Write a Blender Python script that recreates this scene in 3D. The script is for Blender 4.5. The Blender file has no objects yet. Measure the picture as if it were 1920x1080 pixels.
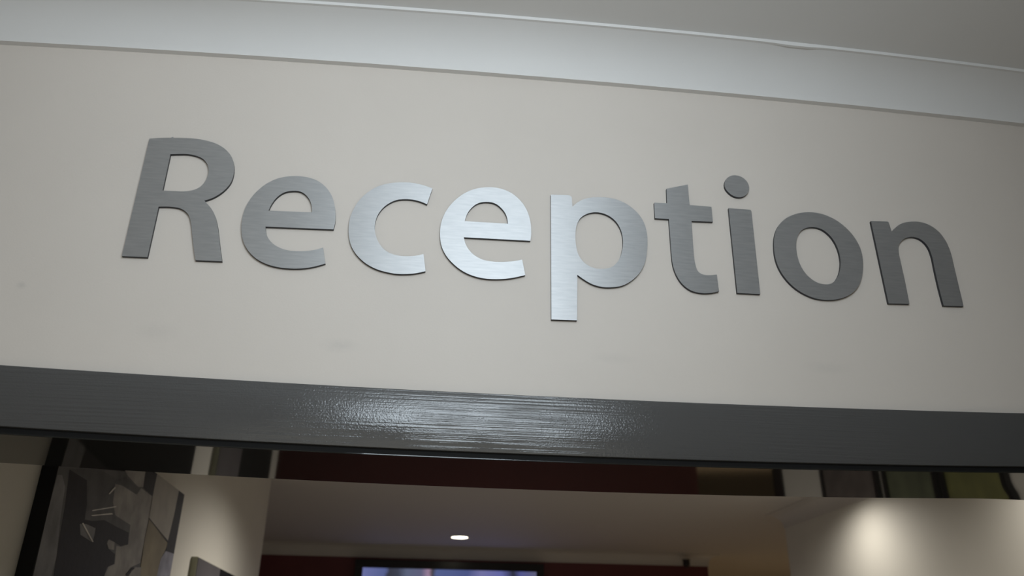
import bpy, bmesh, math, random
import numpy as np
from mathutils import Vector, Matrix, noise as mnoise

random.seed(7)
S = bpy.context.scene
COL = S.collection

# ------------------------------------------------------------------ camera
FPX = 1542.0
PITCH, ROLL, YAW = math.radians(24.78), math.radians(0.837), math.radians(-6.12)
CAM = Vector((0.0, -1.5, 1.65))
cy_, sy_ = math.cos(YAW), math.sin(YAW)
FWD = Vector((-sy_ * math.cos(PITCH), cy_ * math.cos(PITCH), math.sin(PITCH)))
_r0 = Vector((cy_, sy_, 0)); _u0 = _r0.cross(FWD)
RGT = math.cos(ROLL) * _r0 + math.sin(ROLL) * _u0
UPV = -math.sin(ROLL) * _r0 + math.cos(ROLL) * _u0
cd = bpy.data.cameras.new('camera'); cam = bpy.data.objects.new('camera', cd); COL.objects.link(cam)
cd.sensor_width = 36.0; cd.lens = FPX / 1920 * 36.0
cd.clip_start = 0.05; cd.clip_end = 60
cam.matrix_world = Matrix(((RGT.x, UPV.x, -FWD.x, CAM.x), (RGT.y, UPV.y, -FWD.y, CAM.y), (RGT.z, UPV.z, -FWD.z, CAM.z), (0, 0, 0, 1)))
cd.dof.use_dof = True; cd.dof.focus_distance = 1.68; cd.dof.aperture_fstop = 4.0
S.camera = cam


def on(px, py, axis, val):
    """Point of the photograph (1920x1080 pixels) on the world plane axis = val."""
    d = FWD + RGT * ((px - 960) / FPX) - UPV * ((py - 540) / FPX)
    return CAM + d * ((val - CAM[axis]) / d[axis])


# ------------------------------------------------------------------ world, lights, exposure
S.view_settings.view_transform = 'Standard'; S.view_settings.look = 'None'
S.view_settings.gamma = 1.0; S.view_settings.use_curve_mapping = False
S.view_settings.exposure = 0.0
S.cycles.use_denoising = True
S.cycles.max_bounces = 10; S.cycles.diffuse_bounces = 5; S.cycles.glossy_bounces = 5
S.cycles.sample_clamp_indirect = 6.0
W = bpy.data.worlds.new('overcast_sky'); S.world = W; W.use_nodes = True
W.node_tree.nodes['Background'].inputs[0].default_value = (0.75, 0.86, 1.0, 1)
W.node_tree.nodes['Background'].inputs[1].default_value = 0.8


def lamp(name, kind, loc, energy, color, rot=(0, 0, 0), **kw):
    l = bpy.data.lights.new(name, kind); o = bpy.data.objects.new(name, l); COL.objects.link(o)
    o.location = loc; o.rotation_euler = rot; l.energy = energy; l.color = color
    for k, v in kw.items(): setattr(l, k, v)
    return o


DAY = (0.81, 0.92, 1.0); WARM = (1.0, 0.95, 0.87)
DOOR_Y, DX0, DX1, DZ0, DZ1 = -1.58, -0.28, 0.61, 2.34, 2.93
# daylight through the glazed transom of the entrance behind the photographer
lamp('daylight_entrance', 'AREA', ((DX0 + DX1) / 2, DOOR_Y, (DZ0 + DZ1) / 2), 14.2, DAY, (math.radians(90), 0, math.radians(27)),
     shape='RECTANGLE', size=DX1 - DX0, size_y=DZ1 - DZ0)
# dim unseen fill added below the transom to raise the entrance's ambient light
lamp('entrance_fill', 'AREA', (0.0, DOOR_Y, 1.05), 4.5, (1.0, 0.97, 0.84), (math.radians(90), 0, 0), shape='RECTANGLE', size=1.5, size_y=1.9)
# recessed spots along the right wall of the reception, and downlights: first one visible, others added unseen as fill
HC = 2.72
SPOTS = [(2.32, 3.30), (2.32, 1.66)]
for sx, sy in SPOTS:
    lamp('spot_lamp', 'SPOT', (sx, sy, HC - 0.03), 26, WARM, spot_size=math.radians(160), spot_blend=1.0, shadow_soft_size=0.03)
DOWN = [(0.385, 6.23), (-0.05, 2.7), (1.2, 2.8), (1.6, 5.0)]
for (sx, sy), e in zip(DOWN, (36, 90, 34, 26)):
    lamp('downlight_fill_lamp', 'SPOT', (sx, sy, HC - 0.03), e, WARM, spot_size=math.radians(150), spot_blend=1.0, shadow_soft_size=0.04)
lamp('recess_lamp', 'SPOT', (3.9, 7.6, HC - 0.03), 150, (1.0, 0.72, 0.42), spot_size=math.radians(120), spot_blend=0.8, shadow_soft_size=0.05)


# ------------------------------------------------------------------ materials
def lin(c):
    return tuple(((v / 255) / 12.92 if v <= 10 else (((v / 255) + 0.055) / 1.055) ** 2.4) for v in c)


def mat(name, col, rough=0.6, metal=0.0, var=0.0, var_scale=3.0, bump=0.0, bump_scale=200.0, spec=0.5, stretch=None, bump_dist=0.001):
    m = bpy.data.materials.new(name); m.use_nodes = True
    nt = m.node_tree; b = nt.nodes['Principled BSDF']
    b.inputs['Base Color'].default_value = (*col, 1); b.inputs['Roughness'].default_value = rough
    b.inputs['Metallic'].default_value = metal; b.inputs['Specular IOR Level'].default_value = spec
    tc = nt.nodes.new('ShaderNodeNewGeometry')
    vec = tc.outputs['Position']
    if stretch:
        mp = nt.nodes.new('ShaderNodeMapping'); mp.inputs['Scale'].default_value = stretch
        nt.links.new(vec, mp.inputs['Vector']); vec = mp.outputs['Vector']
    if var:
        n = nt.nodes.new('ShaderNodeTexNoise'); n.inputs['Scale'].default_value = var_scale; n.inputs['Detail'].default_value = 5
        nt.links.new(vec, n.inputs['Vector'])
        r = nt.nodes.new('ShaderNodeValToRGB')
        r.color_ramp.elements[0].position = 0.3; r.color_ramp.elements[1].position = 0.7
        r.color_ramp.elements[0].color = (*[c * (1 - var) for c in col], 1); r.color_ramp.elements[1].color = (*[min(1, c * (1 + var)) for c in col], 1)
        nt.links.new(n.outputs['Fac'], r.inputs['Fac']); nt.links.new(r.outputs['Color'], b.inputs['Base Color'])
    if bump:
        n = nt.nodes.new('ShaderNodeTexNoise'); n.inputs['Scale'].default_value = bump_scale; n.inputs['Detail'].default_value = 3
        nt.links.new(vec, n.inputs['Vector'])
        bp = nt.nodes.new('ShaderNodeBump'); bp.inputs['Strength'].default_value = bump; bp.inputs['Distance'].default_value = bump_dist
        nt.links.new(n.outputs['Fac'], bp.inputs['Height']); nt.links.new(bp.outputs['Normal'], b.inputs['Normal'])
    return m


def emit(name, col, strength):
    m = mat(name, col); b = m.node_tree.nodes['Principled BSDF']
    b.inputs['Emission Color'].default_value = (*col, 1); b.inputs['Emission Strength'].default_value = strength
    return m


M = {}
M['cream'] = mat('cream_wall_paint', (0.70, 0.637, 0.575), 0.55, var=0.025, var_scale=2.2, bump=0.12, bump_scale=260)
M['grey_wall'] = mat('grey_wall_paint', (0.22, 0.22, 0.20), 0.6, var=0.02)
M['rear_dark'] = mat('dark_panel_paint', (0.035, 0.03, 0.025), 0.4)
def smudge(m, pts):
    """Faint scuffs on the wall paint, each with its own place and shape."""
    nt = m.node_tree; L = nt.links; b = nt.nodes['Principled BSDF']
    src = b.inputs['Base Color'].links[0].from_socket
    g = nt.nodes.new('ShaderNodeNewGeometry')
    n = nt.nodes.new('ShaderNodeTexNoise'); n.inputs['Scale'].default_value = 70; n.inputs['Detail'].default_value = 5; L.new(g.outputs['Position'], n.inputs['Vector'])
    for p, sx, sz, amt in pts:
        mp = nt.nodes.new('ShaderNodeMapping'); mp.inputs['Location'].default_value = (-p.x / sx, 0, -p.z / sz); mp.inputs['Scale'].default_value = (1 / sx, 0, 1 / sz)
        L.new(g.outputs['Position'], mp.inputs['Vector'])
        ln = nt.nodes.new('ShaderNodeVectorMath'); ln.operation = 'LENGTH'; L.new(mp.outputs['Vector'], ln.inputs[0])
        mr = nt.nodes.new('ShaderNodeMapRange'); mr.inputs[1].default_value = 1.0; mr.inputs[2].default_value = 0.1; mr.inputs[3].default_value = 0.0; mr.inputs[4].default_value = amt
        L.new(ln.outputs['Value'], mr.inputs[0])
        mu = nt.nodes.new('ShaderNodeMath'); mu.operation = 'MULTIPLY'; L.new(mr.outputs[0], mu.inputs[0]); L.new(n.outputs['Fac'], mu.inputs[1])
        mx = nt.nodes.new('ShaderNodeMixRGB'); mx.inputs[2].default_value = (0.25, 0.25, 0.25, 1)
        L.new(mu.outputs[0], mx.inputs[0]); L.new(src, mx.inputs[1]); src = mx.outputs[0]
    L.new(src, b.inputs['Base Color'])


smudge(M['cream'], [(on(637, 648, 1, 0), 0.045, 0.018, 0.22), (on(295, 622, 1, 0), 0.05, 0.025, 0.14), (on(1150, 672, 1, 0), 0.05, 0.015, 0.14), (on(1550, 690, 1, 0), 0.06, 0.015, 0.14), (on(40, 535, 1, 0), 0.012, 0.01, 0.3)])
M['white'] = mat('white_ceiling_paint', (0.77, 0.755, 0.735), 0.6, var=0.015, bump=0.05, bump_scale=150)
M['lobby_cream'] = mat('reception_wall_paint', (0.64, 0.615, 0.55), 0.6, var=0.02)
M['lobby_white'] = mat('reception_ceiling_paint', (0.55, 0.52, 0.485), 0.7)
M['maroon'] = mat('maroon_wall_paint', (0.12, 0.026, 0.028), 0.5, var=0.05)
M['floor'] = mat('pale_carpet', (0.34, 0.32, 0.29), 0.9, var=0.2, var_scale=60, bump=0.3, bump_scale=400)
M['black'] = mat('matt_black', (0.006, 0.006, 0.006), 0.7, spec=0.2)
M['black_gloss'] = mat('black_plastic', (0.008, 0.008, 0.009), 0.3)
M['edge'] = mat('dark_letter_edge', (0.012, 0.014, 0.02), 0.45)
M['chrome'] = mat('white_lamp_trim', (0.7, 0.68, 0.62), 0.3)
M['glow'] = emit('lamp_glow', (1.0, 0.93, 0.72), 9.0)

# grey gloss paint over brushed timber: fine streaks along x plus orange-peel specks
def gloss_paint(name, col, rough, streak, peel, spec=0.5):
    m = bpy.data.materials.new(name); m.use_nodes = True; nt = m.node_tree; L = nt.links
    b = nt.nodes['Principled BSDF']; b.inputs['Base Color'].default_value = (*col, 1); b.inputs['Roughness'].default_value = rough; b.inputs['Specular IOR Level'].default_value = spec
    g = nt.nodes.new('ShaderNodeNewGeometry')
    mp = nt.nodes.new('ShaderNodeMapping'); mp.inputs['Scale'].default_value = (1.4, 30, 230)
    L.new(g.outputs['Position'], mp.inputs['Vector'])
    n1 = nt.nodes.new('ShaderNodeTexNoise'); n1.inputs['Scale'].default_value = 1.0; n1.inputs['Detail'].default_value = 3
    L.new(mp.outputs['Vector'], n1.inputs['Vector'])
    n2 = nt.nodes.new('ShaderNodeTexNoise'); n2.inputs['Scale'].default_value = 330; n2.inputs['Detail'].default_value = 2
    L.new(g.outputs['Position'], n2.inputs['Vector'])
    n3 = nt.nodes.new('ShaderNodeTexNoise'); n3.inputs['Scale'].default_value = 6.0      # patches where the grain is filled
    L.new(g.outputs['Position'], n3.inputs['Vector'])
    mr = nt.nodes.new('ShaderNodeMapRange'); mr.inputs[1].default_value = 0.38; mr.inputs[2].default_value = 0.62
    L.new(n3.outputs['Fac'], mr.inputs[0])
    b1 = nt.nodes.new('ShaderNodeBump'); b1.inputs['Distance'].default_value = 0.0015
    mul = nt.nodes.new('ShaderNodeMath'); mul.operation = 'MULTIPLY'; mul.inputs[1].default_value = streak
    L.new(mr.outputs[0], mul.inputs[0])
    ad = nt.nodes.new('ShaderNodeMath'); ad.operation = 'ADD'; ad.inputs[1].default_value = streak * 0.35
    L.new(mul.outputs[0], ad.inputs[0]); L.new(ad.outputs[0], b1.inputs['Strength'])
    L.new(n1.outputs['Fac'], b1.inputs['Height'])
    b2 = nt.nodes.new('ShaderNodeBump'); b2.inputs['Distance'].default_value = 0.0006; b2.inputs['Strength'].default_value = peel
    L.new(n2.outputs['Fac'], b2.inputs['Height']); L.new(b1.outputs['Normal'], b2.inputs['Normal']); L.new(b2.outputs['Normal'], b.inputs['Normal'])
    return m


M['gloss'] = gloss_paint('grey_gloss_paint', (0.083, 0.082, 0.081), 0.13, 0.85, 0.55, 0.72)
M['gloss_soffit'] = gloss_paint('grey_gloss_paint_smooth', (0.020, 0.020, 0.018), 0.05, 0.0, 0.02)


def brushed():
    m = bpy.data.materials.new('brushed_aluminium'); m.use_nodes = True; nt = m.node_tree; L = nt.links
    b = nt.nodes['Principled BSDF']; b.inputs['Metallic'].default_value = 1.0
    b.inputs['Roughness'].default_value = 0.47; b.inputs['Anisotropic'].default_value = 0.82
    t = nt.nodes.new('ShaderNodeCombineXYZ'); t.inputs[0].default_value = BR_T[0]; t.inputs[1].default_value = BR_T[1]; t.inputs[2].default_value = BR_T[2]
    L.new(t.outputs[0], b.inputs['Tangent'])
    g = nt.nodes.new('ShaderNodeNewGeometry'); mp = nt.nodes.new('ShaderNodeMapping'); mp.inputs['Scale'].default_value = (26, 1, 230)
    L.new(g.outputs['Position'], mp.inputs['Vector'])
    n = nt.nodes.new('ShaderNodeTexNoise'); n.inputs['Scale'].default_value = 1.0; n.inputs['Detail'].default_value = 4
    L.new(mp.outputs['Vector'], n.inputs['Vector'])
    r = nt.nodes.new('ShaderNodeValToRGB'); r.color_ramp.elements[0].position = 0.3; r.color_ramp.elements[1].position = 0.7
    r.color_ramp.elements[0].color = (0.56, 0.57, 0.58, 1); r.color_ramp.elements[1].color = (0.64, 0.645, 0.65, 1)
    L.new(n.outputs['Fac'], r.inputs['Fac']); L.new(r.outputs['Color'], b.inputs['Base Color'])
    b2 = nt.nodes.new('ShaderNodeBsdfPrincipled'); b2.inputs['Metallic'].default_value = 1.0; b2.inputs['Roughness'].default_value = 0.85
    L.new(r.outputs['Color'], b2.inputs['Base Color'])
    mx = nt.nodes.new('ShaderNodeMixShader'); mx.inputs[0].default_value = 0.38
    L.new(b.outputs[0], mx.inputs[1]); L.new(b2.outputs[0], mx.inputs[2])
    L.new(mx.outputs[0], nt.nodes['Material Output'].inputs['Surface'])
    return m


BR_T = (0, 0, 1)
M['brushed'] = brushed()


# ------------------------------------------------------------------ mesh helpers
def link(name, me, parent=None, mats=(), origin=None):
    o = bpy.data.objects.new(name, me); COL.objects.link(o)
    for m in mats: me.materials.append(m)
    if origin is not None:
        me.transform(Matrix.Translation(-Vector(origin))); o.location = origin
    if parent:
        o.parent = parent; o.matrix_parent_inverse = Matrix.Identity(4)
        if origin is not None: o.location = Vector(origin) - parent.location
        else: me.transform(Matrix.Translation(-parent.location))
    return o


def bm_mesh(bm, name):
    bmesh.ops.recalc_face_normals(bm, faces=bm.faces)
    me = bpy.data.meshes.new(name); bm.to_mesh(me); bm.free(); return me


def add_box(bm, lo, hi):
    v = [bm.verts.new((x, y, z)) for z in (lo[2], hi[2]) for y in (lo[1], hi[1]) for x in (lo[0], hi[0])]
    for f in ((0, 1, 3, 2), (4, 6, 7, 5), (0, 4, 5, 1), (2, 3, 7, 6), (0, 2, 6, 4), (1, 5, 7, 3)):
        bm.faces.new([v[i] for i in f])


def boxes(name, lst, m, parent=None, bevel=0.0):
    bm = bmesh.new()
    for lo, hi in lst: add_box(bm, lo, hi)
    if bevel: bmesh.ops.bevel(bm, geom=list(bm.edges), offset=bevel, segments=2, affect='EDGES', profile=0.5)
    return link(name, bm_mesh(bm, name), parent, [m])


def sweep(name, rings, m, parent=None, smooth=True, caps=True, sharp=28):
    """Skin a list of cross-sections (each a closed list of points) into one solid."""
    bm = bmesh.new(); R = [[bm.verts.new(p) for p in r] for r in rings]; n = len(R[0])
    for a, b in zip(R, R[1:]):
        for i in range(n): bm.faces.new((a[i], a[(i + 1) % n], b[(i + 1) % n], b[i]))
    if caps:
        bm.faces.new(R[0]); bm.faces.new(R[-1][::-1])
    me = bm_mesh(bm, name)
    if smooth:
        me.shade_smooth()
    o = link(name, me, parent, [m])
    if smooth:
        try: me.set_sharp_from_angle(angle=math.radians(sharp))
        except Exception: pass
    return o


def structure(o): o['kind'] = 'structure'; return o


def thing(o, label, cat, group=None):
    o['label'] = label; o['category'] = cat
    if group: o['group'] = group
    return o


def empty(name, loc):
    o = bpy.data.objects.new(name, None); COL.objects.link(o); o.location = loc; o.empty_display_size = 0.05; return o


def curve_through(pixels, axis, val, comp=2):
    """Slightly sagging horizontal edge measured on the wall: returns f(x) -> z."""
    P = [on(px, py, axis, val) for px, py in pixels]
    c = np.polyfit([p.x for p in P], [p[comp] for p in P], 2)
    x0, x1 = min(p.x for p in P) - 0.1, max(p.x for p in P) + 0.1
    return lambda x: float(np.polyval(c, min(max(x, x0), x1)))


XS = [-2.2 + 0.1 * i for i in range(45)]

# ------------------------------------------------------------------ entrance side: walls, ceiling, coving
z_cov = curve_through([(0, 77), (480, 103), (960, 140), (1440, 182), (1920, 231)], 1, -0.013)
z_lip = curve_through([(520, 0), (960, 30), (1440, 77), (1920, 132)], 1, -0.100)
AY = -0.020                                                   # face of the door head board
z_at = curve_through([(0, 684), (480, 713), (640, 723), (1000, 741.6), (1120, 747.2), (1460, 760.7), (1920, 774)], 1, AY)
z_ab = curve_through([(0, 799), (480, 828), (640, 836), (1000, 852), (1120, 856), (1920, 875)], 1, AY)
z_sf = curve_through([(0, 815), (480, 842), (960, 864), (1120, 871), (1920, 887)], 1, -0.012)
_bk = []
for _p in [(0, 868), (480, 895), (640, 903), (1000, 920), (1120, 923.5), (1460, 929.5), (1920, 938)]:
    _w = on(*_p, 2, 2.0)
    for _k in range(6): _w = on(*_p, 2, z_sf(_w.x))
    _bk.append(_w)
_bc = np.polyfit([w.x for w in _bk], [w.y for w in _bk], 2)
y_back = lambda x: float(np.polyval(_bc, min(max(x, -0.9), 1.45)))          # rear edge of the head lining
JL, JR = -0.965, 1.62

structure(boxes('wall_front', [((-2.2, 0, 2.05), (2.2, 0.235, 3.05)), ((-2.2, 0, 0), (JL - 0.03, 0.235, 2.05)), ((JR + 0.03, 0, 0), (2.2, 0.235, 2.05))], M['cream']))
structure(boxes('floor', [((-3.6, -2.4, -0.1), (5.6, 9.6, 0.0))], M['floor']))
structure(boxes('wall_entrance_left', [((-2.3, -1.70, 0), (-2.2, 0, 3.05))], M['cream']))
structure(boxes('wall_entrance_right', [((2.2, -1.70, 0), (2.3, 0, 3.05))], M['grey_wall']))
ent = structure(boxes('wall_entrance', [((-2.3, -1.70, 0), (DX0 - 0.06, -1.60, 3.05)), ((DX1 + 0.06, -1.70, 0), (2.3, -1.60, 3.05)),
                                        ((DX0 - 0.06, -1.70, DZ1 + 0.06), (DX1 + 0.06, -1.60, 3.05)), ((DX0 - 0.06, -1.70, 0), (DX1 + 0.06, -1.60, DZ0 - 0.06))], M['cream']))
boxes('entrance_frame', [((DX0 - 0.06, -1.70, DZ0 - 0.06), (DX0, -1.59, DZ1 + 0.06)), ((DX1, -1.70, DZ0 - 0.06), (DX1 + 0.06, -1.59, DZ1 + 0.06)),
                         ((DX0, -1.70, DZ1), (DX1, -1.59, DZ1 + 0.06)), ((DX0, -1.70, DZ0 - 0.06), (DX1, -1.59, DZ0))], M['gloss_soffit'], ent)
structure(sweep('ceiling', [[(x, -1.70, z_lip(x) + 0.004), (x, 0.0, z_lip(x) + 0.004), (x, 0.0, 3.06), (x, -1.70, 3.06)] for x in XS], M['white']))

# plaster coving: small lip at the wall, concave quarter, bright square lip under the ceiling
rings = []
for i in range(177):
    x = -2.2 + 0.025 * i
    zb, zt = z_cov(x), z_lip(x)
    wob = 0.0006 * mnoise.noise(Vector((x * 9, 0, 0)))
    blob = 0.0035 * math.exp(-((x - 0.80) / 0.045) ** 2) * (0.7 + 0.6 * mnoise.noise(Vector((x * 60, 3, 0))))
    r = [(x, -0.0002, zb), (x, -0.013, zb + wob)]
    y0, z0, y1, z1 = -0.013, zb + 0.004, -0.094, zt - 0.0045
    for k in range(11):
        a = k / 10 * math.pi / 2
        yy = y0 + (y1 - y0) * (1 - math.cos(a))
        zz = z0 + (z1 - z0) * math.sin(a)
        # a flatter, shallower hollow than a true quarter circle
        t = k / 10
        yy = 0.62 * yy + 0.38 * (y0 + (y1 - y0) * t); zz = 0.62 * zz + 0.38 * (z0 + (z1 - z0) * t)
        r.append((x, yy, zz))
    r += [(x, -0.094, zt - 0.0045 - blob), (x, -0.1, zt - 0.0042 - blob), (x, -0.1, zt + 0.0038), (x, -0.0002, zt + 0.0038)]
    rings.append(r)
structure(sweep('trim_1', rings, M['white']))

# ------------------------------------------------------------------ grey gloss door frame
frame = structure(empty('door_1', (0.3, 0.1, 0)))
rings = []
for i in range(89):
    x = -2.1 + 0.05 * i
    if x < JL - 0.16 or x > JR + 0.16: continue
    t, b = z_at(x), z_ab(x); e = 0.0025
    rings.append([(x, -0.0003, t), (x, AY + e, t), (x, AY + e * 0.3, t - e * 0.3), (x, AY, t - e), (x, AY, b + e), (x, AY + e * 0.3, b + e * 0.3), (x, AY + e, b), (x, -0.0003, b)])
sweep('head_board', rings, M['gloss'], frame)
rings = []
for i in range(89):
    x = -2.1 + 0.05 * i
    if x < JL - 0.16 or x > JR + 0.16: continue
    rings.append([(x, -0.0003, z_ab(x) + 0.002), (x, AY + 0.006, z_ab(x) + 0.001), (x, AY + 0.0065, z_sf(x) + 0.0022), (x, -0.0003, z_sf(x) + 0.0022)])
sweep('shade_strip', rings, M['black'], frame, smooth=False)  # black strip added in place of the shade in the gap under the board
rings = []
for i in range(89):
    x = -2.1 + 0.05 * i
    if x < JL or x > JR: continue
    f = z_sf(x); yb = y_back(x)
    rings.append([(x, -0.0118, f + 0.0022), (x, -0.0138, f + 0.0022), (x, -0.0138, f + 0.0009), (x, -0.0129, f), (x, yb - 0.001, f), (x, yb, f + 0.001), (x, yb, 2.049), (x, 0.0, 2.049), (x, 0.0, f + 0.0022)])
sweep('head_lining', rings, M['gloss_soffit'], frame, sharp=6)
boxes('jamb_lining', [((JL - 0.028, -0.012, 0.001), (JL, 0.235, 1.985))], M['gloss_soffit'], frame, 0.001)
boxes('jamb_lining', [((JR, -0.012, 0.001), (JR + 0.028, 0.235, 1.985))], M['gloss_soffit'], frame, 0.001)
boxes('jamb_board', [((JL - 0.15, AY, 0.001), (JL - 0.012, -0.0003, 1.99))], M['gloss'], frame, 0.002)
boxes('jamb_board', [((JR + 0.012, AY, 0.001), (JR + 0.15, -0.0003, 1.99))], M['gloss'], frame, 0.002)

# ------------------------------------------------------------------ reception room beyond
XL, XR, YF = -0.95, 2.70, 7.0
LEND = 3.95
structure(boxes('wall_left', [((XL - 0.12, 0.2352, 0), (XL, LEND, HC))], M['lobby_cream']))
structure(boxes('wall_far_left', [((-3.3, LEND - 0.12, 0), (XL - 0.12, LEND, HC)), ((-3.3, LEND, 0), (-3.2, YF, HC))], M['lobby_cream']))
structure(boxes('wall_right', [((XR, 0.2352, 0), (XR + 0.12, 4.5, HC)), ((XR + 0.12, 4.38, 0), (5.3, 4.5, HC))], M['lobby_cream']))
structure(boxes('wall_front_right', [((2.2, 0.14, 0), (XR, 0.2352, HC))], M['lobby_cream']))
structure(boxes('wall_far', [((-3.3, YF, 0), (2.955, YF + 0.12, HC))], M['maroon']))
structure(boxes('wall_rear', [((2.0, 9.2, 0), (5.3, 9.3, HC)), ((5.2, 4.5, 0), (5.3, 9.2, HC)), ((2.0, YF + 0.12, 0), (2.1, 9.2, HC))], M['lobby_cream']))
structure(boxes('ceiling', [((-3.3, 0.2352, HC), (5.3, 9.3, HC + 0.1))], M['lobby_white']))


def cove_profile(n=8, d=0.11, p=0.10):
    pts = [(0.0, -d), (0.006, -d)]
    for k in range(n + 1):
        a = k / n * math.pi / 2
        pts.append((0.006 + (p - 0.012) * (1 - math.cos(a)), -d + 0.006 + (d - 0.012) * math.sin(a)))
    return pts + [(p, -0.006), (p, 0.0), (0.0, 0.0)]


# far wall coving, turning the corner at the wall's right end
path = [((-3.2, YF), (0, -1)), ((2.955, YF), (1, -1)), ((2.955, YF + 2.0), (1, 0))]
structure(sweep('trim_2', [[(x + nx * u, y + ny * u, HC + v) for u, v in cove_profile()] for (x, y), (nx, ny) in path], M['lobby_white']))
path = [((XR, 0.24), (-1, 0)), ((XR, 4.5), (-1, 1)), ((5.2, 4.5), (0, 1))]
structure(sweep('trim_3', [[(x + nx * u, y + ny * u, HC + v) for u, v in cove_profile()] for (x, y), (nx, ny) in path], M['lobby_white']))
path = [((5.2, 9.2), (0, -1)), ((2.1, 9.2), (0, -1))]
structure(sweep('trim_4', [[(x + nx * u, y + ny * u, HC + v) for u, v in cove_profile()] for (x, y), (nx, ny) in path], M['lobby_white']))


structure(boxes('rear_dark_panel', [((2.15, 9.15, 0.001), (5.1, 9.1995, 2.1))], M['rear_dark'], None, 0.004))  # unseen dark panel, added to darken what the head lining mirrors

# recessed ceiling lights
def disc_light(name, x, y, parent=None, r=0.092):
    root = empty(name, (x, y, HC))
    bm = bmesh.new(); n = 32
    prof = [(r * 0.80, 0.0), (r * 0.80, -0.004), (r * 0.9, -0.007), (r, -0.004), (r, 0.0)]
    R = [[bm.verts.new((x + q * math.cos(2 * math.pi * k / n), y + q * math.sin(2 * math.pi * k / n), HC + h - 0.0003)) for q, h in prof] for k in range(n)]
    for k in range(n):
        a, b = R[k], R[(k + 1) % n]
        for i in range(len(prof)): bm.faces.new((a[i], a[(i + 1) % len(prof)], b[(i + 1) % len(prof)], b[i]))
    link('trim_ring', bm_mesh(bm, 'trim_ring'), root, [M['chrome']])
    bm = bmesh.new()
    bmesh.ops.create_cone(bm, cap_ends=True, segments=32, radius1=r * 0.72, radius2=r * 0.8, depth=0.003, matrix=Matrix.Translation((x, y, HC - 0.0022)))
    link('lamp_glass', bm_mesh(bm, 'lamp_glass'), root, [M['glow']])
    return root


thing(disc_light('downlight', *DOWN[0]), 'small round recessed ceiling light glowing above the television', 'ceiling light')

# ------------------------------------------------------------------ television on the maroon wall
tvx0, tvx1 = on(667, 1046, 1, 6.92).x, on(1020, 1057, 1, 6.92).x
tvt = on(840, 1052, 1, 6.92).z - 0.004
tvh = (tvx1 - tvx0) * 0.575
tv = empty('television', ((tvx0 + tvx1) / 2, 6.95, tvt - tvh))
thing(tv, 'wide black flat television mounted high on the maroon wall', 'television')
boxes('back_panel', [((tvx0 + 0.01, 6.935, tvt - tvh + 0.01), (tvx1 - 0.01, 6.97, tvt - 0.01))], M['black_gloss'], tv, 0.006)
bz = 0.075
boxes('bezel', [((tvx0, 6.92, tvt - bz), (tvx1, 6.94, tvt)), ((tvx0, 6.92, tvt - tvh), (tvx1, 6.94, tvt - tvh + bz)),
                ((tvx0, 6.92, tvt - tvh + bz), (tvx0 + bz, 6.94, tvt - bz)), ((tvx1 - bz, 6.92, tvt - tvh + bz), (tvx1, 6.94, tvt - bz))], M['black_gloss'], tv, 0.003)
boxes('wall_bracket', [((tvx0 + 0.5, 6.97, tvt - 0.7), (tvx1 - 0.5, 6.9995, tvt - 0.2))], M['black_gloss'], tv)


def screen_mat(x0, x1):
    m = bpy.data.materials.new('television_picture'); m.use_nodes = True; nt = m.node_tree; L = nt.links
    b = nt.nodes['Principled BSDF']; b.inputs['Base Color'].default_value = (0.01, 0.01, 0.012, 1); b.inputs['Roughness'].default_value = 0.2
    g = nt.nodes.new('ShaderNodeNewGeometry'); s = nt.nodes.new('ShaderNodeSeparateXYZ'); L.new(g.outputs['Position'], s.inputs[0])
    n = nt.nodes.new('ShaderNodeTexNoise'); n.inputs['Scale'].default_value = 7; n.inputs['Detail'].default_value = 3; L.new(g.outputs['Position'], n.inputs['Vector'])
    a = nt.nodes.new('ShaderNodeMath'); a.operation = 'MULTIPLY_ADD'; a.inputs[1].default_value = 0.06; L.new(n.outputs['Fac'], a.inputs[0])
    mr = nt.nodes.new('ShaderNodeMapRange'); mr.inputs[1].default_value = x0; mr.inputs[2].default_value = x1
    mr.inputs[3].default_value = -0.03; mr.inputs[4].default_value = 0.97
    L.new(s.outputs['X'], mr.inputs[0]); L.new(mr.outputs[0], a.inputs[2])
    r = nt.nodes.new('ShaderNodeValToRGB'); L.new(a.outputs[0], r.inputs['Fac'])
    st = [(0.0, (105, 110, 160)), (0.13, (84, 94, 140)), (0.15, (52, 54, 66)), (0.21, (58, 62, 78)), (0.26, (88, 96, 120)), (0.34, (92, 92, 120)), (0.385, (150, 125, 150)),
          (0.405, (60, 58, 62)), (0.43, (80, 92, 138)), (0.60, (72, 82, 130)), (0.68, (112, 112, 160)), (0.80, (96, 100, 160)), (0.86, (38, 40, 52)), (0.90, (80, 84, 140)), (1.0, (92, 92, 120))]
    cr = r.color_ramp
    cr.elements[0].position = 0; cr.elements[0].color = (*lin(st[0][1]), 1); cr.elements[1].position = 1.0; cr.elements[1].color = (*lin(st[-1][1]), 1)
    for p, c in st[1:-1]:
        e = cr.elements.new(p); e.color = (*lin(c), 1)
    L.new(r.outputs['Color'], b.inputs['Emission Color']); b.inputs['Emission Strength'].default_value = 1.0
    return m


boxes('screen', [((tvx0 + bz, 6.928, tvt - tvh + bz), (tvx1 - bz, 6.9345, tvt - bz))], screen_mat(tvx0 + bz, tvx1 - bz), tv)

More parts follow.
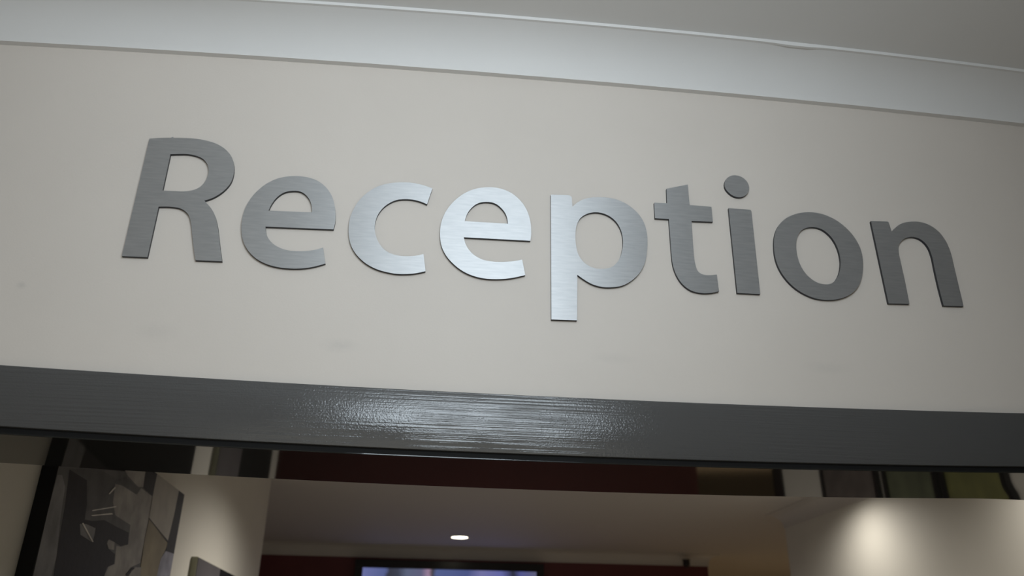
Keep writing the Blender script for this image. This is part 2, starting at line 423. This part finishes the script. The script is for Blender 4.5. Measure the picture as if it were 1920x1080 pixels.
# ------------------------------------------------------------------ dome camera at the top of the maroon wall
p = on(1287, 1057, 1, 6.90)
dome = empty('dome_camera', (p.x, 6.905, p.z + 0.02))
thing(dome, 'tiny black dome camera under the coving right of the television', 'camera')
bm = bmesh.new(); bmesh.ops.create_uvsphere(bm, u_segments=20, v_segments=12, radius=0.036, matrix=Matrix.Translation((p.x, 6.90, p.z)))
me = bm_mesh(bm, 'dome'); me.shade_smooth(); link('dome', me, dome, [M['black_gloss']])
bm = bmesh.new(); bmesh.ops.create_cone(bm, cap_ends=True, segments=24, radius1=0.034, radius2=0.04, depth=0.02, matrix=Matrix.Translation((p.x, 6.905, p.z + 0.03)))
link('base', bm_mesh(bm, 'base'), dome, [M['black_gloss']])

# ------------------------------------------------------------------ canvases on the left wall
XA = -0.91
y0, y1, zt, zb_ = 0.690, 1.866, 2.246, 1.10


def paint(name, c, k=1.0, var=0.3, sc=14):
    return mat(name, tuple(min(0.8, v * k) for v in lin(c)), 0.55, var=var, var_scale=sc, bump=0.3, bump_scale=45, bump_dist=0.002)


KA = 3.1
art = empty('wall_canvas', (XL + 0.02, (y0 + y1) / 2, zb_))
thing(art, 'large abstract canvas in black, grey and tan on the left wall', 'painting')
boxes('canvas_body', [((XL + 0.0004, y0, zb_), (XA, y1, zt))], M['black'], art, 0.002)
PM = [paint('print_charcoal', (52, 52, 52), KA), paint('print_grey', (72, 72, 72), KA), paint('print_black', (20, 20, 20), 1.5), paint('print_stone', (86, 84, 81), KA), paint('print_slate', (46, 46, 46), KA),
      paint('print_pale', (94, 91, 86), KA, 0.1), paint('print_tan', (78, 72, 58), KA, 0.25, 8), paint('print_blue_grey', (84, 84, 92), KA), paint('print_white', (130, 128, 124), KA)]
REG = [(0, [(535, 60), (1460, 60), (1700, 340), (1590, 1090), (300, 1090), (440, 480)]),
       (1, [(530, 150), (572, 150), (600, 260), (560, 520), (520, 900), (470, 1090), (305, 1090), (440, 480)]),
       (3, [(1060, 230), (1130, 250), (1260, 330), (1300, 270), (1400, 345), (1370, 540), (1330, 750), (1290, 960), (1200, 1000), (1150, 1090), (955, 1090), (1000, 990), (1055, 970), (1070, 800), (1110, 810), (1180, 790), (1200, 610), (1060, 520), (1040, 400)]),
       (2, [(640, 100), (800, 200), (800, 420), (780, 560), (850, 575), (960, 565), (1080, 630), (1185, 680), (1175, 790), (1110, 805), (1010, 740), (985, 760), (1000, 830), (1060, 880), (1050, 970), (985, 1000), (955, 1090), (490, 1090), (545, 740), (600, 420)]),
       (4, [(800, 200), (640, 100), (900, 90), (1080, 190), (1010, 330), (960, 440), (800, 480)]),
       (4, [(1085, 195), (1150, 160), (1260, 260), (1255, 330), (1130, 250)]),
       (3, [(1150, 105), (1342, 105), (1318, 262), (1270, 260), (1170, 150)]),
       (1, [(735, 600), (790, 600), (880, 640), (870, 700), (850, 770), (740, 700)]),
       (3, [(1000, 745), (1055, 770), (1050, 840), (1000, 830), (985, 780)]),
       (2, [(1342, 100), (1454, 100), (1406, 342), (1318, 268)]),
       (5, [(1454, 100), (1560, 200), (1648, 290), (1600, 530), (1552, 762), (1372, 548), (1406, 342)]),
       (6, [(1372, 556), (1548, 772), (1512, 860), (1478, 920), (1440, 1090), (1280, 1090), (1330, 760)]),
       (7, [(1525, 850), (1618, 880), (1590, 1090), (1440, 1090), (1480, 920)]),
       (2, [(1650, 285), (1716, 345), (1620, 885), (1524, 848), (1600, 530)]),
       (3, [(1180, 1090), (1230, 1000), (1300, 1000), (1290, 1090)]),
       (8, [(755, 595), (768, 590), (862, 765), (850, 768)]), (8, [(850, 474), (1070, 436), (1070, 446), (850, 482)]), (8, [(1000, 322), (1058, 258), (1066, 268), (1008, 330)]),
       (8, [(840, 520), (1030, 500), (1040, 512), (850, 528)]), (2, [(1366, 540), (1376, 548), (1552, 765), (1546, 776)]), (2, [(1160, 1060), (1225, 1000), (1245, 1003), (1172, 1075)])]
bm = bmesh.new(); ymx = y1 - 0.002
for i, (mi, pts) in enumerate(REG):
    xx = XA + 0.0003 + 0.00012 * i
    vs = []
    for q in pts:
        w = on(q[0] / 4.908, 860 + q[1] / 4.908, 0, xx)
        vs.append(bm.verts.new((xx, min(max(w.y, y0 + 0.002), ymx), min(w.z, zt - 0.002))))
    try:
        f = bm.faces.new(vs); f.material_index = mi
    except ValueError: pass
bm.normal_update()
bmesh.ops.triangulate(bm, faces=bm.faces)
for f in bm.faces:
    f.normal_update()
    if f.normal.x < 0: f.normal_flip()
me = bpy.data.meshes.new('print'); bm.to_mesh(me); bm.free()
link('painted_front', me, art, PM)

M['canvas_side'] = mat('canvas_side', (0.30, 0.30, 0.22), 0.7)
M['canvas_grey'] = mat('canvas_grey', (0.085, 0.078, 0.08), 0.6, var=0.15, var_scale=5)
a2 = empty('small_canvas', (XL + 0.02, 2.93, 1.15))
thing(a2, 'smaller plain grey canvas with pale edge, further along the left wall', 'painting')
boxes('canvas_body', [((XL + 0.0004, 2.29, 1.15), (-0.922, 3.58, 2.062))], M['canvas_side'], a2, 0.002)
boxes('painted_front', [((-0.9216, 2.293, 1.153), (-0.9196, 2.74, 2.059))], M['canvas_grey'], a2)
boxes('dark_panel', [((-0.9216, 2.746, 1.153), (-0.9196, 3.577, 2.059))], M['black'], a2)


# pictures hung low on the right wall, mirrored in the glossy head lining; dark corner guard
structure(boxes('trim_5', [((XR - 0.012, 4.36, 0.0), (XR - 0.0002, 4.512, 1.55)), ((XR - 0.012, 4.5002, 0.0), (XR + 0.15, 4.512, 1.55))], M['black_gloss']))
for ya, yb, pc, lb in ((3.06, 3.74, (0.12, 0.10, 0.09), 'brown-grey framed picture low on the right wall, farthest from the doorway'),
                       (2.50, 3.00, (0.10, 0.11, 0.065), 'dull green framed picture, middle one on the right wall'),
                       (1.99, 2.47, (0.15, 0.15, 0.05), 'olive green framed picture on the right wall nearest the doorway')):
    pr = empty('framed_picture', (XR - 0.01, (ya + yb) / 2, 0.85))
    thing(pr, lb, 'picture')
    fw = 0.035
    boxes('picture_frame', [((XR - 0.03, ya, 0.85), (XR - 0.0004, ya + fw, 1.78)), ((XR - 0.03, yb - fw, 0.85), (XR - 0.0004, yb, 1.78)),
                            ((XR - 0.03, ya + fw, 0.85), (XR - 0.0004, yb - fw, 0.85 + fw)), ((XR - 0.03, ya + fw, 1.78 - fw), (XR - 0.0004, yb - fw, 1.78))], M['black_gloss'], pr, 0.002)
    boxes('picture', [((XR - 0.018, ya + fw, 0.85 + fw), (XR - 0.004, yb - fw, 1.78 - fw))], mat('picture_print', pc, 0.6, var=0.3, var_scale=9), pr)

# ------------------------------------------------------------------ the sign letters
def outline(nodes, sc, ox, oy):
    """Nodes (x, y, corner?) in zoomed pixels -> dense closed outline in photograph pixels."""
    n = len(nodes); P = [Vector((a[0] / sc + ox, a[1] / sc + oy)) for a in nodes]; cor = [len(a) > 2 for a in nodes]
    T = []
    for i in range(n):
        a, b, c = P[i - 1], P[i], P[(i + 1) % n]
        d1, d2 = (b - a), (c - b); l1, l2 = max(d1.length, 1e-6), max(d2.length, 1e-6)
        t = d1 / l1 * (l2 / (l1 + l2)) + d2 / l2 * (l1 / (l1 + l2)); T.append(t.normalized())
    out = []
    for i in range(n):
        j = (i + 1) % n; p, q = P[i], P[j]; L = (q - p).length
        if cor[i] and cor[j]: out.append(p.copy()); continue
        h1 = p + T[i] * L / 3 if not cor[i] else None
        h2 = q - T[j] * L / 3 if not cor[j] else None
        if h1 is None: h1 = p + (h2 - p) * 0.5
        if h2 is None: h2 = q + (h1 - q) * 0.5
        k = max(3, int(L / 4))
        for s in range(k):
            t = s / k
            out.append(p * (1 - t) ** 3 + h1 * 3 * t * (1 - t) ** 2 + h2 * 3 * t * t * (1 - t) + q * t ** 3)
    return out


FACE_Y = -0.0068


def letter_mesh(name, loops):
    cu = bpy.data.curves.new(name, 'CURVE'); cu.dimensions = '2D'; cu.fill_mode = 'BOTH'; cu.extrude = 0.0032
    W3 = [[on(p.x, p.y, 1, FACE_Y) for p in lp] for lp in loops]
    allp = [p for l in W3 for p in l]
    o = Vector(((min(p.x for p in allp) + max(p.x for p in allp)) / 2, FACE_Y + 0.0032, min(p.z for p in allp)))
    for l in W3:
        sp = cu.splines.new('POLY'); sp.points.add(len(l) - 1); sp.use_cyclic_u = True
        for k, p in enumerate(l): sp.points[k].co = (p.x - o.x, p.z - o.z, 0, 1)
    tmp = bpy.data.objects.new('tmp', cu); COL.objects.link(tmp)
    dg = bpy.context.evaluated_depsgraph_get()
    me = bpy.data.meshes.new_from_object(tmp.evaluated_get(dg)); me.name = name
    bpy.data.objects.remove(tmp); bpy.data.curves.remove(cu)
    me.transform(Matrix.Rotation(math.radians(90), 4, 'X'))
    me.materials.clear(); me.materials.append(M['brushed']); me.materials.append(M['edge'])
    bm = bmesh.new(); bm.from_mesh(me); bmesh.ops.remove_doubles(bm, verts=bm.verts, dist=1e-6)
    bm.normal_update()
    for f in bm.faces:
        f.smooth = False; f.material_index = 0 if abs(f.normal.y) > 0.7 else 1
    bm.to_mesh(me); bm.free()
    return me, o


GROUP = 'brushed metal letters of the word Reception'
C = 1
LET = [
    ('R', 4.32, 220, 250, [
        [(260, 42, C), (350, 37), (436, 36, C), (441, 29, C), (452, 29, C), (457, 36, C), (560, 38), (660, 47), (750, 66), (830, 98), (890, 143), (930, 200), (945, 262), (942, 330), (922, 393), (885, 443), (835, 486), (775, 521), (705, 545, C),
         (745, 590), (780, 640), (800, 695), (813, 755), (822, 830), (834, 930), (848, 1036, C), (633, 1027, C), (618, 930), (606, 820), (600, 760), (592, 705), (575, 658), (545, 627), (505, 606), (455, 597), (334, 594, C), (243, 1003, C), (36, 994, C)],
        [(430, 169, C), (500, 167), (570, 168), (630, 179), (690, 204), (728, 248), (739, 300), (728, 355), (700, 405), (655, 443), (600, 463), (540, 470), (460, 468), (366, 464, C)]],
     'dull grey metal capital letter R, first letter of the sign'),
    ('e', 5.4, 440, 320, [
        [(1000, 594, C), (1016, 530), (1022, 450), (1012, 350), (985, 260), (935, 180), (860, 115), (770, 75), (670, 58), (560, 57), (450, 75), (340, 122), (240, 195), (160, 285), (105, 385), (75, 490), (67, 600), (82, 700), (125, 793), (200, 876), (310, 940), (430, 975), (550, 989), (680, 989), (800, 972), (918, 940, C),
         (895, 778, C), (810, 802), (720, 813), (620, 814), (530, 805), (450, 778), (380, 733), (335, 675), (316, 612), (312, 566, C)],
        [(343, 404, C), (372, 342), (422, 276), (500, 221), (590, 204), (668, 212), (730, 254), (770, 320), (784, 422, C)]],
     'grey metal letter e right after the capital R'),
    ('c', 5.4, 640, 330, [
        [(922, 125, C), (868, 286, C), (800, 258), (720, 239), (640, 234), (560, 243), (480, 278), (408, 338), (362, 410), (340, 490), (340, 560), (357, 630), (395, 700), (450, 757), (525, 793), (610, 810), (690, 812), (760, 806), (832, 790, C),
         (852, 964, C), (760, 983), (660, 992), (560, 990), (460, 973), (350, 940), (250, 886), (167, 812), (107, 723), (78, 620), (74, 520), (87, 430), (127, 330), (190, 235), (275, 160), (370, 105), (480, 75), (590, 64), (710, 68), (820, 90)]],
     'shiny metal letter c between the two letters e'),
    ('e', 5.4, 810, 340, [
        [(996, 602, C), (1004, 540), (1003, 470), (985, 360), (940, 255), (870, 170), (780, 105), (680, 70), (570, 60), (450, 73), (330, 120), (230, 195), (150, 290), (102, 390), (82, 490), (83, 580), (102, 670), (147, 757), (217, 836), (302, 903), (412, 955), (530, 983), (650, 990), (790, 981), (944, 949, C),
         (912, 792, C), (830, 808), (730, 815), (620, 813), (520, 795), (435, 752), (375, 695), (340, 635), (322, 566, C)],
        [(332, 403, C), (350, 343), (398, 271), (468, 221), (550, 208), (632, 221), (703, 272), (754, 348), (769, 429, C)]],
     'brightest white-shining metal letter e left of the p'),
    ('p', 4.1545, 1010, 350, [
        [(95, 62, C), (238, 66, C), (257, 80, C), (263, 157, C), (300, 125), (350, 98), (410, 85), (480, 82), (560, 88), (640, 112), (715, 155), (775, 210), (820, 280), (843, 360), (848, 440), (842, 520), (825, 600), (785, 673), (725, 731), (650, 771), (570, 783), (490, 780), (410, 756), (350, 721), (301, 686, C), (299, 1041, C), (99, 1034, C)],
        [(445, 199), (527, 217), (594, 263), (639, 334), (657, 420), (650, 500), (622, 575), (570, 625), (500, 640), (430, 633), (360, 595), (312, 535), (291, 460), (286, 380), (296, 300), (327, 243), (383, 209)]],
     'metal letter p with a long bright stem reaching below the rest'),
    ('t', 4.5, 1220, 320, [
        [(134, 152, C), (313, 117, C), (329, 290, C), (513, 305, C), (525, 431, C), (345, 424, C), (352, 530), (361, 660), (375, 780), (400, 850), (445, 877), (500, 882), (558, 876, C), (577, 1017, C), (510, 1031), (420, 1031), (340, 1010), (273, 961), (219, 883), (189, 800), (176, 700), (166, 570), (154, 408, C), (37, 401, C), (30, 270, C), (138, 275, C)]],
     'grey metal letter t with a crossbar, between p and i'),
    ('i', 4.5, 1220, 320, [
        [(658, 316, C), (838, 329, C), (850, 340, C), (925, 1041, C), (731, 1031, C)],
        [(690, 40), (760, 50), (810, 88), (831, 145), (816, 193), (770, 222), (718, 220), (660, 186), (625, 133), (634, 75)]],
     'grey metal letter i with a round dot, between t and o'),
    ('o', 5.684, 1440, 390, [
        [(430, 45), (540, 55), (660, 95), (770, 160), (870, 250), (945, 350), (995, 460), (1013, 570), (1010, 680), (985, 790), (930, 878), (850, 936), (750, 970), (640, 979), (512, 964), (394, 919), (285, 849), (187, 750), (117, 640), (76, 517), (64, 400), (72, 290), (112, 190), (185, 115), (290, 65)],
        [(470, 203), (562, 221), (643, 276), (714, 367), (756, 468), (774, 580), (765, 672), (736, 747), (690, 797), (630, 814), (550, 803), (470, 762), (395, 690), (340, 595), (310, 490), (301, 400), (313, 308), (353, 242), (409, 211)]],
     'dark grey metal letter o next to the final n'),
    ('n', 5.685, 1620, 400, [
        [(74, 82, C), (254, 88, C), (264, 98, C), (297, 200, C), (350, 140), (410, 105), (480, 90), (560, 88), (650, 105), (740, 150), (820, 220), (880, 310), (925, 420), (955, 540), (1000, 730), (1062, 990, C), (850, 983, C), (796, 780), (755, 600), (719, 440), (693, 373), (648, 312), (582, 266), (500, 251), (440, 265), (395, 299), (370, 345), (370, 410), (390, 510), (430, 690), (485, 965, C), (263, 960, C)]],
     'darkest grey metal letter n, last letter of the sign'),
]
for ch, sc, ox, oy, loops, label in LET:
    outs = [outline(l, sc, ox, oy) for l in loops]
    nm = 'letter_' + ch.lower()
    if ch == 'i':
        ms, o1 = letter_mesh('stem', [outs[0]]); md, o2 = letter_mesh('dot', [outs[1]])
        root = empty(nm, o1); thing(root, label, 'letter', GROUP)
        link('stem', ms, root, (), None).location = (0, 0, 0)
        ms.transform(Matrix.Translation(root.location))
        d = link('dot', md, root, (), None); md.transform(Matrix.Translation(root.location)); d.location = o2 - root.location
    else:
        me, o = letter_mesh(nm, outs)
        ob = link(nm, me, None, ()); ob.location = o
        thing(ob, label, 'letter', GROUP)
